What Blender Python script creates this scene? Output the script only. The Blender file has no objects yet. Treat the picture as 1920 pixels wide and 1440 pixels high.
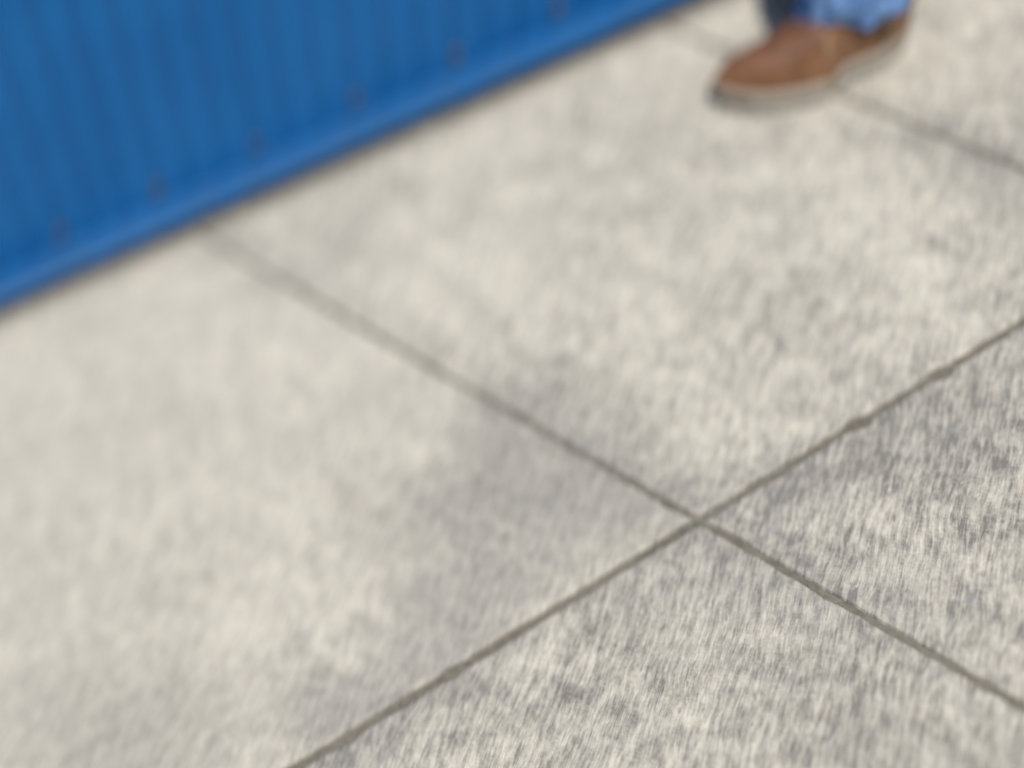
import bpy, bmesh, math, random
from mathutils import Vector, Matrix, noise

random.seed(7)
scene = bpy.context.scene
C = scene.collection

# ------------------------------------------------------------------ camera
CAM_H = 1.85
cam_data = bpy.data.cameras.new('camera')
cam = bpy.data.objects.new('camera', cam_data)
C.objects.link(cam)
# axes of the camera in the world (world x right, y away along the ground, z up)
ax_right = Vector((0.88070863, -0.32839967, -0.34132969))
ax_down = Vector((-0.47365842, -0.61061814, -0.63465990))
ax_fwd = Vector((0.0, 0.72062413, -0.69332594))
rot = Matrix((ax_right, -ax_down, -ax_fwd)).transposed()
cam.matrix_world = Matrix.Translation((0, 0, CAM_H)) @ rot.to_4x4()
cam_data.sensor_width = 36.0
cam_data.lens = 2600 / 1920 * 36.0
cam_data.shift_x = 0.65625
cam_data.clip_start = 0.02
cam_data.clip_end = 500
cam_data.dof.use_dof = True
cam_data.dof.focus_distance = 1.785
cam_data.dof.aperture_fstop = 0.36
cam_data.dof.aperture_blades = 0
cam_data.dof.aperture_ratio = 1.35
scene.camera = cam

# ------------------------------------------------------------------ sky, sun, exposure
SUN_EL = 65.0
SUN_H = Vector((-0.46, -0.89, 0)).normalized()          # horizontal direction towards the sun
world = bpy.data.worlds.new('World')
scene.world = world
world.use_nodes = True
wn = world.node_tree
wn.nodes.clear()
sky = wn.nodes.new('ShaderNodeTexSky')
sky.sky_type = 'NISHITA'
sky.sun_disc = False
sky.sun_elevation = math.radians(SUN_EL)
sky.sun_rotation = math.atan2(SUN_H.x, SUN_H.y)
bg = wn.nodes.new('ShaderNodeBackground')
bg.inputs['Strength'].default_value = 0.065
wo = wn.nodes.new('ShaderNodeOutputWorld')
wn.links.new(sky.outputs[0], bg.inputs[0])
wn.links.new(bg.outputs[0], wo.inputs[0])

sd = bpy.data.lights.new('sun', 'SUN')
sd.energy = 4.2
sd.angle = math.radians(0.53)
sd.color = (1.0, 0.965, 0.91)
sun = bpy.data.objects.new('sun', sd)
C.objects.link(sun)
sdir = Vector((SUN_H.x * math.cos(math.radians(SUN_EL)), SUN_H.y * math.cos(math.radians(SUN_EL)), math.sin(math.radians(SUN_EL))))
sun.rotation_euler = sdir.to_track_quat('Z', 'Y').to_euler()
sun.location = sdir * 20

scene.view_settings.view_transform = 'Standard'
scene.view_settings.look = 'None'
scene.view_settings.exposure = 0.0
scene.view_settings.gamma = 1.0
scene.view_settings.use_curve_mapping = False
scene.render.engine = 'CYCLES'
scene.cycles.use_denoising = True
scene.cycles.max_bounces = 4
scene.cycles.diffuse_bounces = 3


# ------------------------------------------------------------------ helpers
def obj(name, bm_or_mesh, mat, parent=None, smooth=False, loc=None):
    if isinstance(bm_or_mesh, bmesh.types.BMesh):
        me = bpy.data.meshes.new(name)
        bm_or_mesh.normal_update()
        bm_or_mesh.to_mesh(me)
        bm_or_mesh.free()
    else:
        me = bm_or_mesh
    if mat is not None and not me.materials:
        me.materials.append(mat)
    if smooth:
        for p in me.polygons:
            p.use_smooth = True
        me.set_sharp_from_angle(angle=math.radians(50))
    o = bpy.data.objects.new(name, me)
    C.objects.link(o)
    if parent is not None:
        o.parent = parent
    if loc is not None:
        o.location = loc
    return o


def empty(name, loc=(0, 0, 0), rz=0.0, parent=None):
    o = bpy.data.objects.new(name, None)
    C.objects.link(o)
    o.location = loc
    o.rotation_euler = (0, 0, rz)
    o.empty_display_size = 0.1
    if parent is not None:
        o.parent = parent
    return o


def tag(o, label, cat, group=None):
    o['label'] = label
    o['category'] = cat
    if group:
        o['group'] = group
    return o


def loft(rings, close_u=True, cap0=True, cap1=True, bm=None):
    """rings: lists of Vectors, all of the same length"""
    bm = bm or bmesh.new()
    vs = [[bm.verts.new(p) for p in r] for r in rings]
    n = len(vs[0])
    for a, b in zip(vs[:-1], vs[1:]):
        for i in range(n if close_u else n - 1):
            j = (i + 1) % n
            bm.faces.new((a[i], a[j], b[j], b[i]))
    if cap0:
        bm.faces.new(list(reversed(vs[0])))
    if cap1:
        bm.faces.new(vs[-1])
    bmesh.ops.recalc_face_normals(bm, faces=bm.faces[:])
    return bm


def tube(pts, r, sides=8, bm=None):
    rings = []
    for k, p in enumerate(pts):
        t = (pts[min(k + 1, len(pts) - 1)] - pts[max(k - 1, 0)]).normalized()
        a = t.cross(Vector((0, 0, 1)))
        if a.length < 1e-3:
            a = t.cross(Vector((0, 1, 0)))
        a.normalize()
        b = t.cross(a)
        rr = r[k] if isinstance(r, (list, tuple)) else r
        rings.append([p + (a * math.cos(2 * math.pi * i / sides) + b * math.sin(2 * math.pi * i / sides)) * rr for i in range(sides)])
    return loft(rings, bm=bm)


def box(bm, x0, x1, y0, y1, z0, z1):
    v = [bm.verts.new((x, y, z)) for x in (x0, x1) for y in (y0, y1) for z in (z0, z1)]
    for f in ((0, 1, 3, 2), (4, 6, 7, 5), (0, 4, 5, 1), (2, 3, 7, 6), (0, 2, 6, 4), (1, 5, 7, 3)):
        bm.faces.new([v[i] for i in f])
    return bm


class NT:
    """small wrapper for building procedural materials"""
    def __init__(self, name):
        self.mat = bpy.data.materials.new(name)
        self.mat.use_nodes = True
        self.t = self.mat.node_tree
        self.t.nodes.clear()
        self.out = self.t.nodes.new('ShaderNodeOutputMaterial')
        self.p = self.t.nodes.new('ShaderNodeBsdfPrincipled')
        self.t.links.new(self.p.outputs[0], self.out.inputs[0])

    def put(self, sock, v):
        if isinstance(v, bpy.types.NodeSocket):
            self.t.links.new(v, sock)
        elif v is not None:
            if sock.type == 'RGBA' and len(v) == 3:
                v = (*v, 1)
            sock.default_value = v

    def node(self, kind, **kw):
        n = self.t.nodes.new(kind)
        for k, v in kw.items():
            setattr(n, k, v)
        return n

    def math(self, op, a, b=None, c=None, clamp=False):
        n = self.node('ShaderNodeMath', operation=op, use_clamp=clamp)
        for s, v in zip(n.inputs, (a, b, c)):
            self.put(s, v)
        return n.outputs[0]

    def vmath(self, op, a, b=None):
        n = self.node('ShaderNodeVectorMath', operation=op)
        self.put(n.inputs[0], a)
        self.put(n.inputs[1], b)
        return n.outputs['Value'] if op in ('DOT_PRODUCT', 'LENGTH', 'DISTANCE') else n.outputs[0]

    def combine(self, x, y, z=0.0):
        n = self.node('ShaderNodeCombineXYZ')
        for s, v in zip(n.inputs, (x, y, z)):
            self.put(s, v)
        return n.outputs[0]

    def separate(self, v):
        n = self.node('ShaderNodeSeparateXYZ')
        self.put(n.inputs[0], v)
        return n.outputs

    def noise(self, vec, scale, detail=3.0, rough=0.55, dist=0.0, color=False):
        n = self.node('ShaderNodeTexNoise')
        self.put(n.inputs['Vector'], vec)
        n.inputs['Scale'].default_value = scale
        n.inputs['Detail'].default_value = detail
        n.inputs['Roughness'].default_value = rough
        n.inputs['Distortion'].default_value = dist
        return n.outputs['Color'] if color else n.outputs['Fac']

    def ramp(self, v, a, b, ya=0.0, yb=1.0, smooth=True):
        n = self.node('ShaderNodeMapRange')
        n.interpolation_type = 'SMOOTHSTEP' if smooth else 'LINEAR'
        for s, x in zip(n.inputs[:5], (v, a, b, ya, yb)):
            self.put(s, x)
        return n.outputs[0]

    def mix(self, f, a, b, blend='MIX'):
        n = self.node('ShaderNodeMix', data_type='RGBA', blend_type=blend)
        self.put(n.inputs[0], f)
        self.put(n.inputs[6], a)
        self.put(n.inputs[7], b)
        return n.outputs[2]

    def bump(self, h, strength, dist):
        n = self.node('ShaderNodeBump')
        n.inputs['Strength'].default_value = strength
        n.inputs['Distance'].default_value = dist
        self.put(n.inputs['Height'], h)
        self.t.links.new(n.outputs[0], self.p.inputs['Normal'])

    def set(self, **kw):
        for k, v in kw.items():
            self.put(self.p.inputs[k.replace('_', ' ')], v)
        return self.mat

    def pos(self):
        return self.node('ShaderNodeNewGeometry').outputs['Position']

    def objco(self):
        return self.node('ShaderNodeTexCoord').outputs['Object']


# ------------------------------------------------------------------ materials
def concrete_material():
    m = NT('brushed_concrete')
    P = m.pos()
    # broom-finish coordinates: strokes run along (0.805, 0.593)
    wob = m.math('MULTIPLY', m.math('SUBTRACT', m.noise(P, 6.0, 2), 0.5), 0.02)
    su = m.math('ADD', m.vmath('DOT_PRODUCT', P, (0.593, -0.805, 0)), wob)
    sv = m.vmath('DOT_PRODUCT', P, (0.805, 0.593, 0))
    str1 = m.noise(m.combine(m.math('MULTIPLY', su, 200), m.math('MULTIPLY', sv, 20)), 1.0, 2.5, 0.6)
    str2 = m.noise(m.combine(m.math('MULTIPLY', su, 95), m.math('MULTIPLY', sv, 19), 3.7), 1.0, 2.0, 0.55)
    str3 = m.noise(m.combine(m.math('MULTIPLY', su, 480), m.math('MULTIPLY', sv, 52), 9.1), 1.0, 1.0, 0.5)
    big = m.noise(P, 3.2, 4, 0.6, 0.4)
    mid = m.noise(P, 14.0, 4, 0.6, 0.6)
    small = m.noise(P, 46.0, 3, 0.6)
    spk = m.noise(P, 210.0, 2, 0.6)

    f = m.math('MULTIPLY', m.ramp(big, 0.32, 0.68), 0.26)
    f = m.math('ADD', f, m.math('MULTIPLY', m.ramp(mid, 0.3, 0.7), 0.36))
    f = m.math('ADD', f, m.math('MULTIPLY', m.ramp(small, 0.3, 0.7), 0.32))
    f = m.math('ADD', f, m.math('MULTIPLY', m.ramp(str2, 0.3, 0.7), 0.26))
    f = m.math('ADD', f, m.math('MULTIPLY', m.ramp(str1, 0.36, 0.64), 0.44))
    f = m.math('ADD', f, m.math('MULTIPLY', m.ramp(str3, 0.3, 0.7), 0.26))
    f = m.math('ADD', f, m.math('MULTIPLY', m.ramp(spk, 0.3, 0.7), 0.18))
    # each slab is floated smoother or broomed rougher
    oi = m.node('ShaderNodeObjectInfo')
    slab_rgb = m.separate(oi.outputs['Color'])
    f = m.math('MULTIPLY_ADD', m.math('SUBTRACT', f, 1.04), slab_rgb[1], 0.51)
    # grimy patches worn into the slabs (centre x, y, radius, strength)
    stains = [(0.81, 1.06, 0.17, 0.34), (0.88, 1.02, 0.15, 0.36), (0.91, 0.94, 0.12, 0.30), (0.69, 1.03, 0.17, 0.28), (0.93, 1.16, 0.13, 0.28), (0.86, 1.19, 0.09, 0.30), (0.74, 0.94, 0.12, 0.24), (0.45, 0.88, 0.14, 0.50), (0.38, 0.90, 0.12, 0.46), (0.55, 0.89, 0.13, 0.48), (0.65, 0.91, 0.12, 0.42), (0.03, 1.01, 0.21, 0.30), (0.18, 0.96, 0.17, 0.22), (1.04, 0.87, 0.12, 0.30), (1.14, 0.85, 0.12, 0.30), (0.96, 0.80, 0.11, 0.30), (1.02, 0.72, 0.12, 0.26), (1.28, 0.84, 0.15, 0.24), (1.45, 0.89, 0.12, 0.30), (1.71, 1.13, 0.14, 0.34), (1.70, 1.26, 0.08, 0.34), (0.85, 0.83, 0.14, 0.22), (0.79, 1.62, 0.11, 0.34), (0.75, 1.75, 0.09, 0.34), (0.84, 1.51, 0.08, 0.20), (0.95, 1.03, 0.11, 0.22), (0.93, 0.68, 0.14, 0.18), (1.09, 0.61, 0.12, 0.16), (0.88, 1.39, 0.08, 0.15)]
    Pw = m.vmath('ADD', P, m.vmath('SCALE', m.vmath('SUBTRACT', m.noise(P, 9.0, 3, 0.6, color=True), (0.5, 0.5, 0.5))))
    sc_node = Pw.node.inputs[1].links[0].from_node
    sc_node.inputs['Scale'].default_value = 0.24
    grime_shade = None
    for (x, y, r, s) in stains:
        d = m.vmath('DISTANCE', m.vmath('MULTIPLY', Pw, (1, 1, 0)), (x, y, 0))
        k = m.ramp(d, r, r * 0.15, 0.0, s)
        grime_shade = k if grime_shade is None else m.math('ADD', grime_shade, k)
    # contact shadow painted into the colour along the container's foot, mottled like dirt
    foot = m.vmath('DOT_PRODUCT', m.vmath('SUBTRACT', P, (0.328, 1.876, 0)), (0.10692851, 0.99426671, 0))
    grime_shade = m.math('ADD', grime_shade, m.math('MULTIPLY', m.ramp(foot, -0.050, -0.004, 0, 0.75), m.ramp(small, 0.3, 0.65, 0.4, 1.0)))
    grime_shade = m.math('MULTIPLY', grime_shade, m.ramp(mid, 0.32, 0.62, 0.25, 1.25))
    grime_shade = m.math('MINIMUM', m.math('MULTIPLY', grime_shade, 0.64), 0.33)
    f = m.math('SUBTRACT', f, grime_shade)
    # slab tone
    f = m.math('ADD', f, m.math('SUBTRACT', slab_rgb[0], 0.5))
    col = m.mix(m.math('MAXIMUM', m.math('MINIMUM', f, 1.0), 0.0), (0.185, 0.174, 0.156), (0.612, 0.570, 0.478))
    pit = m.noise(m.combine(m.math('MULTIPLY', su, 150), m.math('MULTIPLY', sv, 46), 21.0), 1.0, 1.0, 0.5)
    rough_w = m.math('MULTIPLY', slab_rgb[1], 0.75)
    col = m.mix(m.math('MULTIPLY', m.ramp(pit, 0.68, 0.80), rough_w), col, (0.62, 0.585, 0.50))
    col = m.mix(m.math('MULTIPLY', m.ramp(pit, 0.32, 0.22), rough_w), col, (0.19, 0.18, 0.17))
    # coloured aggregate: pinkish, bluish and ochre grains
    tint = m.noise(P, 60.0, 2, 0.6)
    col = m.mix(m.ramp(tint, 0.60, 0.74, 0, 0.45), col, (0.53, 0.43, 0.375))
    tint2 = m.noise(m.vmath('ADD', P, (5.3, 2.1, 0)), 52.0, 2, 0.6)
    col = m.mix(m.ramp(tint2, 0.60, 0.76, 0, 0.40), col, (0.30, 0.315, 0.335))
    tint3 = m.noise(m.vmath('ADD', P, (1.3, 7.7, 0)), 20.0, 2, 0.6)
    col = m.mix(m.ramp(tint3, 0.58, 0.75, 0, 0.30), col, (0.44, 0.445, 0.38))
    col = m.mix(m.math('MULTIPLY', grime_shade, 0.6, clamp=True), col, (0.275, 0.262, 0.258))
    h = m.math('ADD', m.math('MULTIPLY', str1, 1.0), m.math('MULTIPLY', small, 0.7))
    h = m.math('ADD', h, m.math('MULTIPLY', spk, 0.4))
    m.bump(h, 0.24, 0.0022)
    return m.set(Base_Color=col, Roughness=0.88, Specular_IOR_Level=0.3)


def filler_material():
    m = NT('joint_filler')
    P = m.pos()
    n1 = m.noise(P, 90, 3, 0.6)
    n2 = m.noise(P, 11, 3, 0.6)
    col = m.mix(m.ramp(n1, 0.3, 0.7), (0.095, 0.088, 0.070), (0.205, 0.190, 0.152))
    col = m.mix(m.ramp(n2, 0.35, 0.7, 0, 0.5), col, (0.15, 0.12, 0.095))
    n3 = m.noise(P, 4.5, 3, 0.6)
    col = m.mix(m.ramp(n3, 0.42, 0.66, 0, 0.60), col, (0.195, 0.180, 0.146))
    m.bump(n1, 0.5, 0.003)
    return m.set(Base_Color=col, Roughness=0.95)


def ground_material():
    m = NT('far_concrete')
    P = m.pos()
    n1 = m.noise(P, 1.2, 5, 0.6)
    n2 = m.noise(P, 30, 4, 0.6)
    col = m.mix(m.ramp(n1, 0.3, 0.7), (0.30, 0.29, 0.265), (0.44, 0.42, 0.37))
    col = m.mix(m.ramp(n2, 0.35, 0.7, 0, 0.4), col, (0.26, 0.25, 0.235))
    m.bump(n2, 0.3, 0.003)
    return m.set(Base_Color=col, Roughness=0.9)


SCREW_S0, SCREW_STEP, SCREW_Z = 0.166, 0.1965, 0.091


def blue_paint():
    m = NT('blue_enamel_on_steel')
    P = m.objco()
    x, y, z = m.separate(P)[:3]
    fade = m.noise(P, 5.0, 4, 0.6)
    strk = m.noise(m.combine(m.math('MULTIPLY', x, 60), m.math('MULTIPLY', y, 20), m.math('MULTIPLY', z, 5)), 1.0, 3, 0.6)
    col = m.mix(m.ramp(fade, 0.3, 0.7), (0.003, 0.104, 0.320), (0.006, 0.122, 0.360))
    col = m.mix(m.ramp(strk, 0.5, 0.75, 0, 0.25), col, (0.010, 0.135, 0.37))
    # rust weeping round the screw heads
    ms = m.math('SUBTRACT', m.math('WRAP', m.math('SUBTRACT', x, SCREW_S0), SCREW_STEP / 2, -SCREW_STEP / 2), 0.0)
    wob = m.math('MULTIPLY', m.math('SUBTRACT', m.noise(P, 38, 3, 0.6), 0.5), 0.02)
    d = m.vmath('LENGTH', m.combine(ms, m.math('MULTIPLY', m.math('SUBTRACT', z, SCREW_Z - 0.004), 0.8), 0.0))
    d = m.math('ADD', d, wob)
    amt = m.noise(m.combine(m.math('MULTIPLY', x, 3.1), 0.7, 0), 1.0, 1, 0.5)
    rust = m.math('MULTIPLY', m.ramp(d, 0.024, 0.006), m.ramp(amt, 0.35, 0.6, 0.45, 0.95))
    col = m.mix(rust, col, (0.052, 0.082, 0.130))
    # dust and dull scuffs on the ledge and low down
    dust = m.noise(P, 26, 4, 0.65)
    low = m.math('MULTIPLY', m.ramp(z, 0.066, 0.046, 0, 0.60), m.ramp(dust, 0.30, 0.65, 0.45, 1.0))
    col = m.mix(low, col, (0.036, 0.076, 0.132))
    m.bump(m.math('ADD', m.math('MULTIPLY', fade, 0.5), dust), 0.12, 0.002)
    return m.set(Base_Color=col, Roughness=m.ramp(dust, 0.3, 0.7, 0.38, 0.55), Specular_IOR_Level=0.25)


def simple(name, c1, c2, scale, rough, bump=0.2, dist=0.001, spec=0.4):
    m = NT(name)
    P = m.objco()
    n1 = m.noise(P, scale, 4, 0.6)
    n2 = m.noise(P, scale * 6, 3, 0.6)
    col = m.mix(m.ramp(n1, 0.3, 0.7), c1, c2)
    m.bump(m.math('ADD', n1, n2), bump, dist)
    return m.set(Base_Color=col, Roughness=rough, Specular_IOR_Level=spec)


def denim_material():
    m = NT('washed_blue_denim')
    P = m.objco()
    n1 = m.noise(P, 22, 4, 0.6)
    tw = m.node('ShaderNodeTexWave', wave_type='BANDS', bands_direction='DIAGONAL')
    m.put(tw.inputs['Vector'], P)
    tw.inputs['Scale'].default_value = 420
    tw.inputs['Distortion'].default_value = 1.5
    col = m.mix(m.ramp(n1, 0.35, 0.65), (0.045, 0.120, 0.300), (0.200, 0.345, 0.610))
    col = m.mix(m.math('MULTIPLY', tw.outputs['Fac'], 0.25), col, (0.03, 0.075, 0.20))
    m.bump(m.math('ADD', n1, m.math('MULTIPLY', tw.outputs['Fac'], 0.3)), 0.3, 0.002)
    return m.set(Base_Color=col, Roughness=0.9, Specular_IOR_Level=0.15)


M_CONC = concrete_material()
M_FILL = filler_material()
M_GROUND = ground_material()
M_BLUE = blue_paint()
M_SCREW = simple('weathered_zinc', (0.085, 0.095, 0.115), (0.13, 0.12, 0.125), 180, 0.6)
M_DENIM = denim_material()
M_STITCH = simple('tan_thread', (0.40, 0.27, 0.14), (0.50, 0.36, 0.2), 200, 0.8)
M_LEATHER = simple('brown_leather', (0.140, 0.065, 0.029), (0.230, 0.110, 0.052), 26, 0.52, 0.35, 0.002)
M_APRON = simple('dark_brown_leather', (0.120, 0.052, 0.024), (0.185, 0.078, 0.037), 30, 0.5, 0.35, 0.002)
M_SOLE = simple('beige_rubber', (0.26, 0.230, 0.190), (0.40, 0.360, 0.300), 40, 0.8)
M_OUTSOLE = simple('worn_grey_rubber', (0.15, 0.132, 0.115), (0.24, 0.21, 0.18), 50, 0.85)
M_TOE_SHADE = simple('dark_toe_shade', (0.045, 0.042, 0.040), (0.085, 0.078, 0.072), 60, 0.85)  # dark colour standing in for the shadow at the toe
M_BEIGE = simple('beige_elastic', (0.21, 0.135, 0.08), (0.28, 0.19, 0.12), 90, 0.85)
M_SHIRT = simple('grey_cotton', (0.28, 0.28, 0.29), (0.36, 0.36, 0.37), 40, 0.9)
M_SKIN = simple('skin', (0.50, 0.29, 0.20), (0.57, 0.34, 0.24), 20, 0.55)
M_HAIR = simple('dark_hair', (0.02, 0.014, 0.01), (0.045, 0.03, 0.02), 90, 0.5)
M_EYE = simple('eye_white', (0.75, 0.74, 0.72), (0.80, 0.79, 0.77), 20, 0.2)

# ------------------------------------------------------------------ ground and pavement
bm = bmesh.new()
bmesh.ops.create_grid(bm, x_segments=8, y_segments=8, size=150)
g = obj('ground', bm, M_GROUND, loc=(0, 0, -0.013))
g['kind'] = 'structure'

JOINT = 0.0100


def line(p, q):
    p, q = Vector(p), Vector(q)
    d = (q - p).normalized()
    return (p, d)


def shifted(l, off):
    p, d = l
    return (p + Vector((-d.y, d.x)) * off, d)


def meet(a, b):
    (p, d), (q, e) = a, b
    den = d.x * e.y - d.y * e.x
    t = ((q.x - p.x) * e.y - (q.y - p.y) * e.x) / den
    return p + d * t


A0 = line((0.736, 1.789), (1.050, 0.489))
A1 = line((1.643, 1.683), (1.723, 1.134))
B0 = line((0.296, 0.838), (1.498, 0.907))
B1 = shifted(line((0.328, 1.876), (1.725, 1.726)), 0.013)
SP = 0.84
LA = {0: A0, 1: A1}
LB = {0: B0, 1: B1}
N = 5
for k in range(1, N + 1):
    LA[-k] = shifted(A0, -SP * k - 0.34)
    LA[1 + k] = shifted(A1, SP * k)
    LB[-k] = shifted(B0, -SP * k)
    LB[1 + k] = shifted(B1, SP * k)
ROUGH = {(-1, 0): 0.55, (0, 0): 0.74, (0, -1): 0.92, (-1, -1): 0.86, (1, 0): 0.74, (1, -1): 0.92}
TONE = {(-1, 0): 0.66, (0, 0): 0.60, (0, -1): 0.46, (-1, -1): 0.48, (1, 0): 0.57, (1, -1): 0.46}

allc = [meet(LA[i], LB[j]) for i in (-N, N + 1) for j in (-N, N + 1)]
order = [0, 2, 3, 1]
bm = bmesh.new()
bm.faces.new([bm.verts.new((allc[k].x, allc[k].y, 0)) for k in order])
bmesh.ops.recalc_face_normals(bm, faces=bm.faces[:])
pave = obj('pavement', bm, M_FILL, loc=(0, 0, -0.0075))
pave['kind'] = 'structure'
if pave.data.polygons[0].normal.z < 0:
    pave.data.flip_normals()


def slab(i, j):
    def corners(ins):
        o = JOINT / 2 + ins
        a0, a1 = shifted(LA[i], o), shifted(LA[i + 1], -o)
        b0, b1 = shifted(LB[j], o + (0.012 if j == 1 else 0)), shifted(LB[j + 1], -o - (0.012 if j == 0 else 0))
        return [meet(a0, b0), meet(a1, b0), meet(a1, b1), meet(a0, b1)]
    near = -1 <= i <= 1 and -1 <= j <= 1
    seg = 80 if near else 3
    amp = 0.0026 if near else 0.0
    lift = random.uniform(-0.0006, 0.0006)
    rings = []
    for ins, z in ((0.0, -0.045), (0.0, -0.0062), (0.0012, -0.0024), (0.0036, -0.0005), (0.0068, 0.0)):
        c = corners(ins)
        ring = []
        for k in range(4):
            p, q = c[k], c[(k + 1) % 4]
            d = (q - p).normalized()
            nrm = Vector((-d.y, d.x))
            for s in range(seg):
                pt = p.lerp(q, s / seg)
                if s and amp:
                    w = noise.noise(Vector((pt.x * 55, pt.y * 55, i * 3 + j))) * amp
                    chip = max(0.0, noise.noise(Vector((pt.x * 21, pt.y * 21, 5.0 + i))) - 0.20) * 0.011
                    pt = pt + nrm * (w + chip)
                ring.append(Vector((pt.x, pt.y, z + lift * (z > -0.04))))
        rings.append(ring)
    bm = loft(rings, cap0=True, cap1=True)
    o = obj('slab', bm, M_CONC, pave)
    o.location = (0, 0, 0.0075)
    t = TONE.get((i, j), 0.5 + random.uniform(-0.07, 0.07))
    o.color = (t, ROUGH.get((i, j), random.uniform(0.7, 1.1)), t, 1)
    return o


for i in range(-N, N + 1):
    for j in range(-N, N + 1):
        slab(i, j)

# ------------------------------------------------------------------ blue corrugated container
CX0, CX1, CD, CH = -3.2, 2.9, 2.3, 2.45       # local x range, depth and height
box_root = empty('metal_container', (0.327, 1.871, 0), math.atan2(-0.10692851, 0.99426671))
tag(box_root, 'blue corrugated metal container with a ledge along its foot and rust-stained screws', 'container')


def rail(x0, x1):
    prof = [(0.014, 0.032), (0.005, 0.0328), (0.0, 0.036), (0.0, 0.041), (0.002, 0.044), (0.008, 0.0485), (0.044, 0.0525), (0.078, 0.0530), (0.078, 0.032)]
    return loft([[Vector((x, a, b)) for a, b in prof] for x in (x0, x1)])


PITCH = 0.0646


def corrugated(x0, x1, z0, z1, phase, y_base=0.0605, depth=0.0080):
    pts = []
    k0 = math.floor((x0 - phase) / PITCH)
    k1 = math.ceil((x1 - phase) / PITCH)
    shape = [(-0.5 + a / 12, (0.5 + 0.5 * math.cos(2 * math.pi * (-0.5 + a / 12))) ** 1.2) for a in range(12)]
    for k in range(k0, k1 + 1):
        for a, h in shape:
            x = phase + (k + a) * PITCH
            if x0 <= x <= x1:
                pts.append((x, y_base - depth * h))
    t = 0.0016
    bm = bmesh.new()
    f0 = [bm.verts.new((x, y, z0)) for x, y in pts]
    f1 = [bm.verts.new((x, y, z1)) for x, y in pts]
    b0 = [bm.verts.new((x, y + t, z0)) for x, y in pts]
    b1 = [bm.verts.new((x, y + t, z1)) for x, y in pts]
    for q in range(len(pts) - 1):
        bm.faces.new((f0[q], f0[q + 1], f1[q + 1], f1[q]))
        bm.faces.new((b0[q + 1], b0[q], b1[q], b1[q + 1]))
        bm.faces.new((f0[q + 1], f0[q], b0[q], b0[q + 1]))
        bm.faces.new((f1[q], f1[q + 1], b1[q + 1], b1[q]))
    bm.faces.new((f0[0], f1[0], b1[0], b0[0]))
    bm.faces.new((f0[-1], b0[-1], b1[-1], f1[-1]))
    bmesh.ops.recalc_face_normals(bm, faces=bm.faces[:])
    return bm


front = obj('side_panel', corrugated(CX0 + 0.02, CX1 - 0.02, 0.051, CH - 0.06, 0.217), M_BLUE, box_root, True)
obj('bottom_rail', rail(CX0 + 0.062, CX1 - 0.062), M_BLUE, box_root)
bk = obj('side_panel', corrugated(CX0 + 0.02, CX1 - 0.02, 0.051, CH - 0.06, 0.217), M_BLUE, box_root)
bk.location = (CX0 + CX1, CD, 0)
bk.rotation_euler.z = math.pi
br = obj('bottom_rail', rail(CX0 + 0.062, CX1 - 0.062), M_BLUE, box_root)
br.location = (CX0 + CX1, CD, 0)
br.rotation_euler.z = math.pi
for (px, rz) in ((CX0, -math.pi / 2), (CX1, math.pi / 2)):
    e = obj('end_panel', corrugated(0.02, CD - 0.02, 0.051, CH - 0.06, 0.1), M_BLUE, box_root)
    e.location = (px, CD if rz < 0 else 0, 0)
    e.rotation_euler.z = rz
    e2 = obj('bottom_rail', rail(0.062, CD - 0.062), M_BLUE, box_root)
    e2.location = (px, CD if rz < 0 else 0, 0)
    e2.rotation_euler.z = rz
for x in (CX0, CX1 - 0.072):
    for y in (-0.003, CD - 0.072):
        bm = box(bmesh.new(), x - 0.003, x + 0.075, y, y + 0.075, 0.0, CH + 0.003)
        bmesh.ops.bevel(bm, geom=bm.edges[:], offset=0.006, segments=2, affect='EDGES')
        obj('corner_post', bm, M_BLUE, box_root)
for y in (0.0, CD - 0.06):
    bm = box(bmesh.new(), CX0 + 0.062, CX1 - 0.062, y, y + 0.06, CH - 0.062, CH)
    bmesh.ops.bevel(bm, geom=bm.edges[:], offset=0.005, segments=2, affect='EDGES')
    obj('top_rail', bm, M_BLUE, box_root)
bm = box(bmesh.new(), CX0 + 0.03, CX1 - 0.03, 0.03, CD - 0.03, CH - 0.03, CH - 0.004)
obj('roof', bm, M_BLUE, box_root)

# screw: domed washer plus hexagonal head
bm = bmesh.new()
rings = []
for r, y in ((0.0095, 0.0), (0.0095, -0.0012), (0.0080, -0.0024), (0.0058, -0.0027)):
    rings.append([Vector((r * math.cos(a * math.pi / 6), y, r * math.sin(a * math.pi / 6))) for a in range(12)])
loft(rings, bm=bm)
rings = [[Vector((r * math.cos(a * math.pi / 3), y, r * math.sin(a * math.pi / 3))) for a in range(6)]
         for r, y in ((0.0050, -0.0020), (0.0050, -0.0062), (0.0040, -0.0070))]
loft(rings, bm=bm)
screw_me = bpy.data.meshes.new('screw')
bm.to_mesh(screw_me)
bm.free()
screw_me.materials.append(M_SCREW)
k = math.ceil((CX0 + 0.1 - SCREW_S0) / SCREW_STEP)
while SCREW_S0 + k * SCREW_STEP < CX1 - 0.1:
    s = SCREW_S0 + k * SCREW_STEP
    y = 0.0605 - 0.0080 * (0.5 + 0.5 * math.cos(2 * math.pi * (s - 0.217) / PITCH)) ** 1.2 - 0.0005
    sc = obj('screw', screw_me, None, box_root)
    sc.location = (s, y, SCREW_Z)
    sc.rotation_euler = (0, random.uniform(0, 6), 0)
    k += 1

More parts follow.
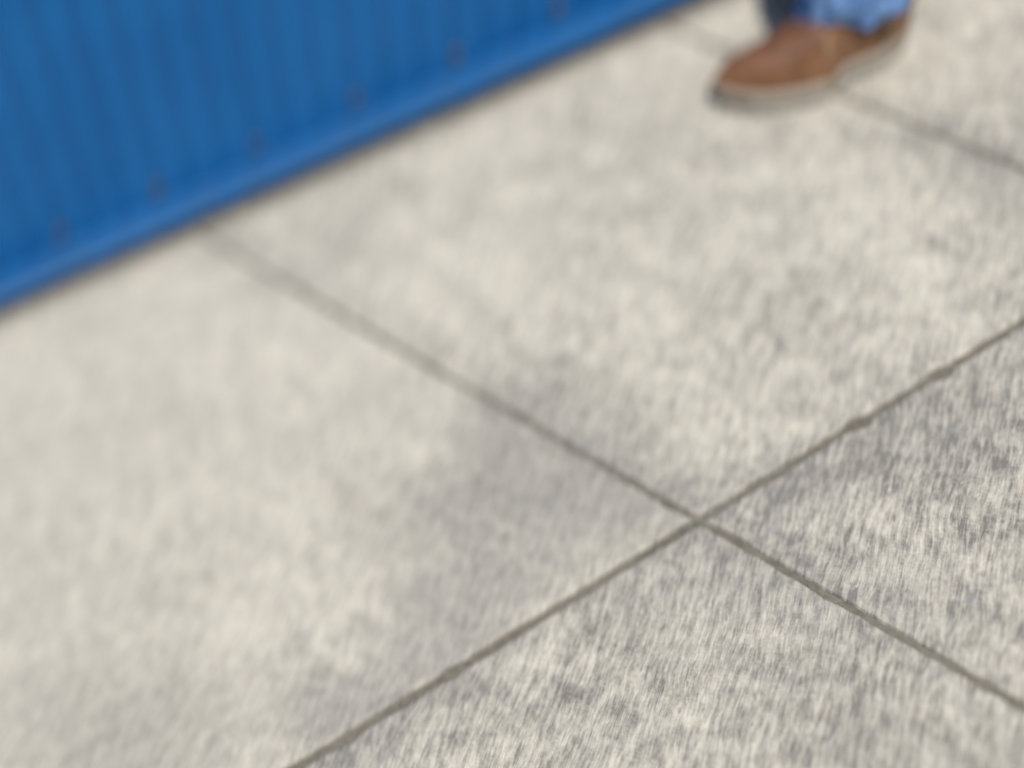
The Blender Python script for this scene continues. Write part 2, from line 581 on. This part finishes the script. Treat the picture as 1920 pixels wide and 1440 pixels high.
# ------------------------------------------------------------------ person
FOOT_L = Vector((1.06, 1.65, 0))
person = empty('person', (1.13, 1.74, 0))
tag(person, 'person in faded blue jeans and brown leather slip-on shoes standing beside the blue container', 'person')
PB = person.location.copy()
person.location = (1.8280, 1.5110, 0)
person.rotation_euler.z = -0.3573
person.scale = (0.967, 0.967, 1.08)

near_pts = [(0.849, 1.645), (0.853, 1.631), (0.860, 1.619), (0.884, 1.598), (0.910, 1.583), (0.94, 1.575), (0.972, 1.572), (1.016, 1.574),
            (1.027, 1.590), (1.042, 1.601), (1.10, 1.614), (1.145, 1.637), (1.163, 1.655), (1.172, 1.675)]
far_pts = [(0.849, 1.645), (0.853, 1.655), (0.865, 1.669), (0.90, 1.684), (0.95, 1.693), (1.02, 1.697), (1.08, 1.702), (1.13, 1.708), (1.155, 1.703), (1.167, 1.692), (1.172, 1.675)]
height = [(0.849, 0.004), (0.853, 0.018), (0.862, 0.029), (0.88, 0.040), (0.91, 0.051), (0.94, 0.062), (0.97, 0.078), (1.0, 0.096), (1.03, 0.108), (1.06, 0.114),
          (1.10, 0.100), (1.14, 0.088), (1.16, 0.076), (1.168, 0.055), (1.172, 0.006)]


def interp(tab, x):
    if x <= tab[0][0]:
        return tab[0][1]
    for (a, b), (c, d) in zip(tab[:-1], tab[1:]):
        if x <= c:
            t = (x - a) / (c - a)
            return b + (d - b) * t
    return tab[-1][1]


def stations(n):
    return [0.849 + (1.172 - 0.849) * (0.5 - 0.5 * math.cos(math.pi * k / n)) for k in range(n + 1)]


def outline(inset, n=40):
    xs = stations(n)
    pts = []
    for x in xs:
        pts.append(Vector((x, interp(near_pts, x), 0)))
    for x in reversed(xs[1:-1]):
        pts.append(Vector((x, interp(far_pts, x), 0)))
    # smooth, then inset along the outline's normal
    for _ in range(3):
        pts = [(pts[k - 1] + pts[k] * 2 + pts[(k + 1) % len(pts)]) / 4 for k in range(len(pts))]
    out = []
    for k in range(len(pts)):
        t = (pts[(k + 1) % len(pts)] - pts[k - 1]).normalized()
        out.append(pts[k] + Vector((-t.y, t.x, 0)) * inset)
    return [p - FOOT_L for p in out]


def surf(x, th, inset=0.005, z0=0.033):
    """point of the shoe upper at station x, angle th (0 = near edge, pi = far edge)"""
    yn, yf = interp(near_pts, x) + inset, interp(far_pts, x) - inset
    c, w = (yn + yf) / 2, max((yf - yn) / 2, 0.001)
    h = interp(height, x)
    cs, sn = math.cos(th), math.sin(th)
    y = c - w * math.copysign(abs(cs) ** 0.72, cs)
    z = z0 - 0.008 + (h + 0.008) * abs(sn) ** 0.80
    # the upper pulls in slightly towards the instep
    y += (c - y) * 0.10 * (sn ** 2)
    wr = noise.noise(Vector((x * 55, y * 40, 1.0))) * 0.0022 * sn
    return Vector((x, y, z + wr)) - FOOT_L


def shoe(mirror):
    e = empty('shoe', parent=person)
    def fin(bm):
        if mirror:
            for v in bm.verts:
                v.co.y = -v.co.y
            bmesh.ops.reverse_faces(bm, faces=bm.faces[:])
        return bm
    def ring(inset, z, arch=0.0):
        out = []
        for p in outline(inset):
            q = p.copy()
            x = p.x + FOOT_L.x
            lift = arch * max(0.0, 1 - abs(x - 1.062) / 0.036) ** 0.5 if abs(x - 1.062) < 0.036 else 0.0
            toe = 0.010 * max(0.0, (0.875 - x) / 0.026) ** 1.2 if x < 0.875 else 0.0
            q.z = z + lift + toe * (1 if z < 0.02 else 0.6)
            out.append(q)
        return out
    obj('outsole', fin(loft([ring(0.004, 0.0, 0.008), ring(0.001, 0.002, 0.008), ring(0.0, 0.0088, 0.002)])), M_OUTSOLE, e, True)
    obj('midsole', fin(loft([ring(0.0016, 0.0088, 0.002), ring(0.0, 0.012), ring(-0.001, 0.030), ring(0.001, 0.0345), ring(0.007, 0.0358)])), M_SOLE, e, True)
    # dark strip round the toe, added to stand for the toe's shadow
    o40 = outline(-0.0012)
    nb = [p for p in o40[:40] if p.x + FOOT_L.x < 0.900]
    fb = [p for p in o40[41:] if p.x + FOOT_L.x < 0.875]
    chain = fb + nb
    prof = ((0.0, 0.010), (-0.0018, 0.013), (-0.0022, 0.019), (-0.0010, 0.023), (0.003, 0.0235), (0.003, 0.0095))
    rings = []
    for k, p in enumerate(chain):
        t = (chain[min(k + 1, len(chain) - 1)] - chain[max(k - 1, 0)]).normalized()
        nn = Vector((-t.y, t.x, 0))
        rings.append([Vector((p.x, p.y, z)) + nn * a for a, z in prof])
    obj('toe_shade_strip', fin(loft(rings)), M_TOE_SHADE, e, True)
    xs = stations(44)[1:-1]
    up = loft([[surf(x, math.pi * k / 28) for k in range(29)] for x in xs], close_u=False, cap0=False, cap1=False)
    upper = obj('upper', fin(up), M_LEATHER, e, True)
    # sewn-in darker apron on the vamp
    ap = []
    for q in range(15):
        x = 0.870 + 0.125 * q / 14
        half = 0.85 * min(1.0, ((x - 0.866) / 0.03)) ** 0.5
        ap.append([surf(x, math.pi / 2 - half + 2 * half * k / 16) + Vector((0, 0, 0.0014)) for k in range(17)])
    obj('apron', fin(loft(ap, close_u=False, cap0=False, cap1=False)), M_APRON, upper, True)
    path = []
    for q in range(15):
        x = 0.995 - 0.125 * q / 14
        path.append(surf(x, math.pi / 2 - 0.85 * min(1.0, ((x - 0.866) / 0.03)) ** 0.5) + Vector((0, 0, 0.001)))
    for q in range(15):
        x = 0.870 + 0.125 * q / 14
        path.append(surf(x, math.pi / 2 + 0.85 * min(1.0, ((x - 0.866) / 0.03)) ** 0.5) + Vector((0, 0, 0.001)))
    obj('seam', fin(tube(path, 0.0016, 6)), M_LEATHER, upper, True)
    strip = []
    for q in range(7):
        x = 0.996 + 0.007 * q / 6
        strip.append([surf(x, 0.45 + 0.50 * k / 8) + Vector((0, -0.0015, 0.0012)) for k in range(9)])
    obj('side_tab', fin(loft(strip, close_u=False, cap0=False, cap1=False)), M_BEIGE, upper, True)
    return e


sl = shoe(False)
sl.location = FOOT_L - PB
sr = shoe(True)
sr.location = Vector((1.255, 1.838, 0)) - PB


def trouser_leg(bm, path, hem, seedv, n=72):
    """path: [(centre, rx, ry)], hem: function angle -> z of the hem"""
    rings = []
    def ring_at(t, zfun, shrink=0.0):
        m = len(path) - 1
        f = min(max(t * m, 0), m - 1e-6)
        a, b = path[int(f)], path[int(f) + 1]
        k = f - int(f)
        k = k * k * (3 - 2 * k)
        c = a[0].lerp(b[0], k)
        rx, ry = a[1] + (b[1] - a[1]) * k - shrink, a[2] + (b[2] - a[2]) * k - shrink
        out = []
        for q in range(n):
            th = 2 * math.pi * q / n
            z = zfun(th, c.z)
            fall = math.exp(-max(z, 0) / 0.16)
            w = noise.noise(Vector((math.cos(th) * 1.9, math.sin(th) * 1.9, z * 16 + seedv))) * 0.034
            w += noise.noise(Vector((math.cos(th) * 4.0, math.sin(th) * 4.0, z * 34 + seedv * 2))) * 0.020
            w += 0.007 * math.sin(z * 95 + 2.2 * math.sin(th + seedv))
            w *= 0.25 + 0.75 * fall
            out.append(Vector((c.x + (rx + w) * math.cos(th), c.y + (ry + w) * math.sin(th), z)))
        return out
    z_top = path[-1][0].z
    rings.append(ring_at(0.0, lambda th, cz: hem(th) + 0.05, 0.006))
    rings.append(ring_at(0.0, lambda th, cz: hem(th) + 0.002, 0.004))
    rings.append(ring_at(0.0, lambda th, cz: hem(th), 0.002))
    steps = 46
    for q in range(steps + 1):
        t = (q / steps) ** 1.7
        rings.append(ring_at(t, lambda th, cz, t=t: (hem(th) + 0.0015) * (1 - t) + z_top * t))
    loft(rings, cap0=False, cap1=False, bm=bm)


bm = bmesh.new()
V = Vector


def hem_left(th):
    # front (-x) lies high on the instep, back drops towards the heel
    return 0.126 + 0.016 * math.cos(th) + 0.012 * math.sin(2 * th + 0.6) + 0.006 * math.sin(5 * th)


def hem_right(th):
    return 0.030 + 0.010 * math.sin(2 * th + 1.0) + 0.004 * math.sin(5 * th)


trouser_leg(bm, [(V((1.054, 1.654, 0.126)), 0.082, 0.070), (V((1.075, 1.665, 0.28)), 0.078, 0.072), (V((1.075, 1.668, 0.48)), 0.080, 0.078), (V((1.12, 1.665, 0.88)), 0.098, 0.092)], hem_left, 1.3)
trouser_leg(bm, [(V((1.180, 1.832, 0.03)), 0.130, 0.062), (V((1.180, 1.825, 0.26)), 0.095, 0.070), (V((1.135, 1.815, 0.48)), 0.082, 0.078), (V((1.12, 1.815, 0.88)), 0.098, 0.092)], hem_right, 5.1)
# seat and waist
rings = []
for z, rx, ry in ((0.80, 0.060, 0.10), (0.84, 0.105, 0.165), (0.90, 0.118, 0.172), (0.97, 0.115, 0.168), (1.03, 0.108, 0.158)):
    rings.append([V((1.12 + rx * math.cos(a * math.pi / 24), 1.74 + ry * math.sin(a * math.pi / 24), z)) for a in range(48)])
loft(rings, bm=bm, cap1=False)
for v in bm.verts:
    v.co -= PB
obj('jeans', bm, M_DENIM, person, True)

# torso garment
rings = []
for z, rx, ry in ((0.94, 0.124, 0.178), (1.02, 0.122, 0.172), (1.14, 0.118, 0.160), (1.28, 0.125, 0.178), (1.38, 0.122, 0.192), (1.44, 0.100, 0.180), (1.48, 0.075, 0.120), (1.505, 0.062, 0.066)):
    rings.append([V((1.12 + rx * math.cos(a * math.pi / 20), 1.74 + ry * math.sin(a * math.pi / 20), z)) for a in range(40)])
bm = loft(rings, cap0=False, cap1=False)
for s, el in ((-1, V((1.14, 1.50, 1.15))), (1, V((1.05, 1.925, 1.16)))):
    sh = V((1.12, 1.74 + 0.165 * s, 1.425))
    tube([sh, sh.lerp(el, 0.2), sh.lerp(el, 0.75)], [0.058, 0.066, 0.062], 16, bm=bm)
for v in bm.verts:
    v.co -= PB
obj('shirt', bm, M_SHIRT, person, True)


def skin_body():
    verts, edges, rad = [], [], []
    def add(p, r, parent=None):
        verts.append(V(p) - PB)
        rad.append(r)
        if parent is not None:
            edges.append((parent, len(verts) - 1))
        return len(verts) - 1
    pel = add((1.12, 1.74, 0.95), 0.10)
    ab = add((1.12, 1.74, 1.12), 0.095, pel)
    ch = add((1.12, 1.74, 1.34), 0.105, ab)
    nb = add((1.115, 1.74, 1.49), 0.055, ch)
    nk = add((1.105, 1.74, 1.55), 0.052, nb)
    h1 = add((1.085, 1.74, 1.62), 0.070, nk)
    h2 = add((1.09, 1.74, 1.69), 0.086, h1)
    add((1.10, 1.74, 1.755), 0.068, h2)
    add((0.995, 1.74, 1.652), 0.014, h1)
    for s, el, wr in ((-1, (1.14, 1.50, 1.15), (1.06, 1.50, 0.91)), (1, (1.05, 1.925, 1.16), (0.88, 1.80, 1.13))):
        shd = add((1.12, 1.74 + 0.165 * s, 1.42), 0.055, ch)
        e = add(el, 0.038, shd)
        w = add(wr, 0.025, e)
        d = (V(wr) - V(el)).normalized()
        side = d.cross(V((0, s, 0.3))).normalized()
        palm = add(V(wr) + d * 0.06, 0.026, w)
        for k in range(4):
            base = V(wr) + d * 0.095 + side * (0.024 * (k - 1.5))
            b = add(base, 0.009, palm)
            ln = (0.034, 0.040, 0.037, 0.028)[k]
            curl = d.cross(side) * 0.012
            m1 = add(base + d * ln + curl * 0.6, 0.0085, b)
            add(base + d * ln * 1.8 + curl * 2.4, 0.0075, m1)
        tb = add(V(wr) + d * 0.035 + side * -0.035, 0.011, w)
        add(V(wr) + d * 0.075 + side * -0.055, 0.009, tb)
    for hip, kn, an, toe in (((1.12, 1.67, 0.88), (1.07, 1.668, 0.48), (1.085, 1.655, 0.09), (0.93, 1.635, 0.05)),
                             ((1.12, 1.81, 0.88), (1.13, 1.815, 0.48), (1.235, 1.835, 0.09), (1.10, 1.85, 0.05))):
        h = add(hip, 0.075, pel)
        k = add(kn, 0.050, h)
        a = add(an, 0.032, k)
        add(toe, 0.022, a)
    me = bpy.data.meshes.new('body')
    me.from_pydata(verts, edges, [])
    o = bpy.data.objects.new('body_source', me)
    C.objects.link(o)
    sk = o.modifiers.new('skin', 'SKIN')
    for v, r in zip(me.skin_vertices[0].data, rad):
        v.radius = (r, r)
    me.skin_vertices[0].data[0].use_root = True
    ss = o.modifiers.new('sub', 'SUBSURF')
    ss.levels = ss.render_levels = 2
    dg = bpy.context.evaluated_depsgraph_get()
    out = bpy.data.meshes.new_from_object(o.evaluated_get(dg))
    bpy.data.objects.remove(o)
    out.name = 'body'
    out.materials.clear()
    return out


body = obj('body', skin_body(), M_SKIN, person, True)
for s in (-1, 1):
    bm = bmesh.new()
    bmesh.ops.create_uvsphere(bm, u_segments=12, v_segments=8, radius=0.0105)
    obj('eye', bm, M_EYE, body, True, loc=V((1.027, 1.74 + 0.030 * s, 1.678)) - PB)
    bm = bmesh.new()
    bmesh.ops.create_uvsphere(bm, u_segments=12, v_segments=8, radius=0.030)
    for v in bm.verts:
        v.co.y *= 0.3
        v.co.x *= 0.6
    obj('ear', bm, M_SKIN, body, True, loc=V((1.10, 1.74 + 0.080 * s, 1.665)) - PB)
bm = bmesh.new()
bmesh.ops.create_uvsphere(bm, u_segments=32, v_segments=20, radius=1.0)
for v in bm.verts:
    p = v.co
    f = 1 + 0.05 * noise.noise(p * 6)
    v.co = V((p.x * 0.098 * f + 0.012, p.y * 0.086 * f, p.z * 0.100 * f))
cut = [v for v in bm.verts if v.co.z < -0.05 or (v.co.x < -0.030 and v.co.z < 0.045)]
bmesh.ops.delete(bm, geom=cut, context='VERTS')
obj('hair', bm, M_HAIR, person, True, loc=V((1.095, 1.74, 1.705)) - PB)
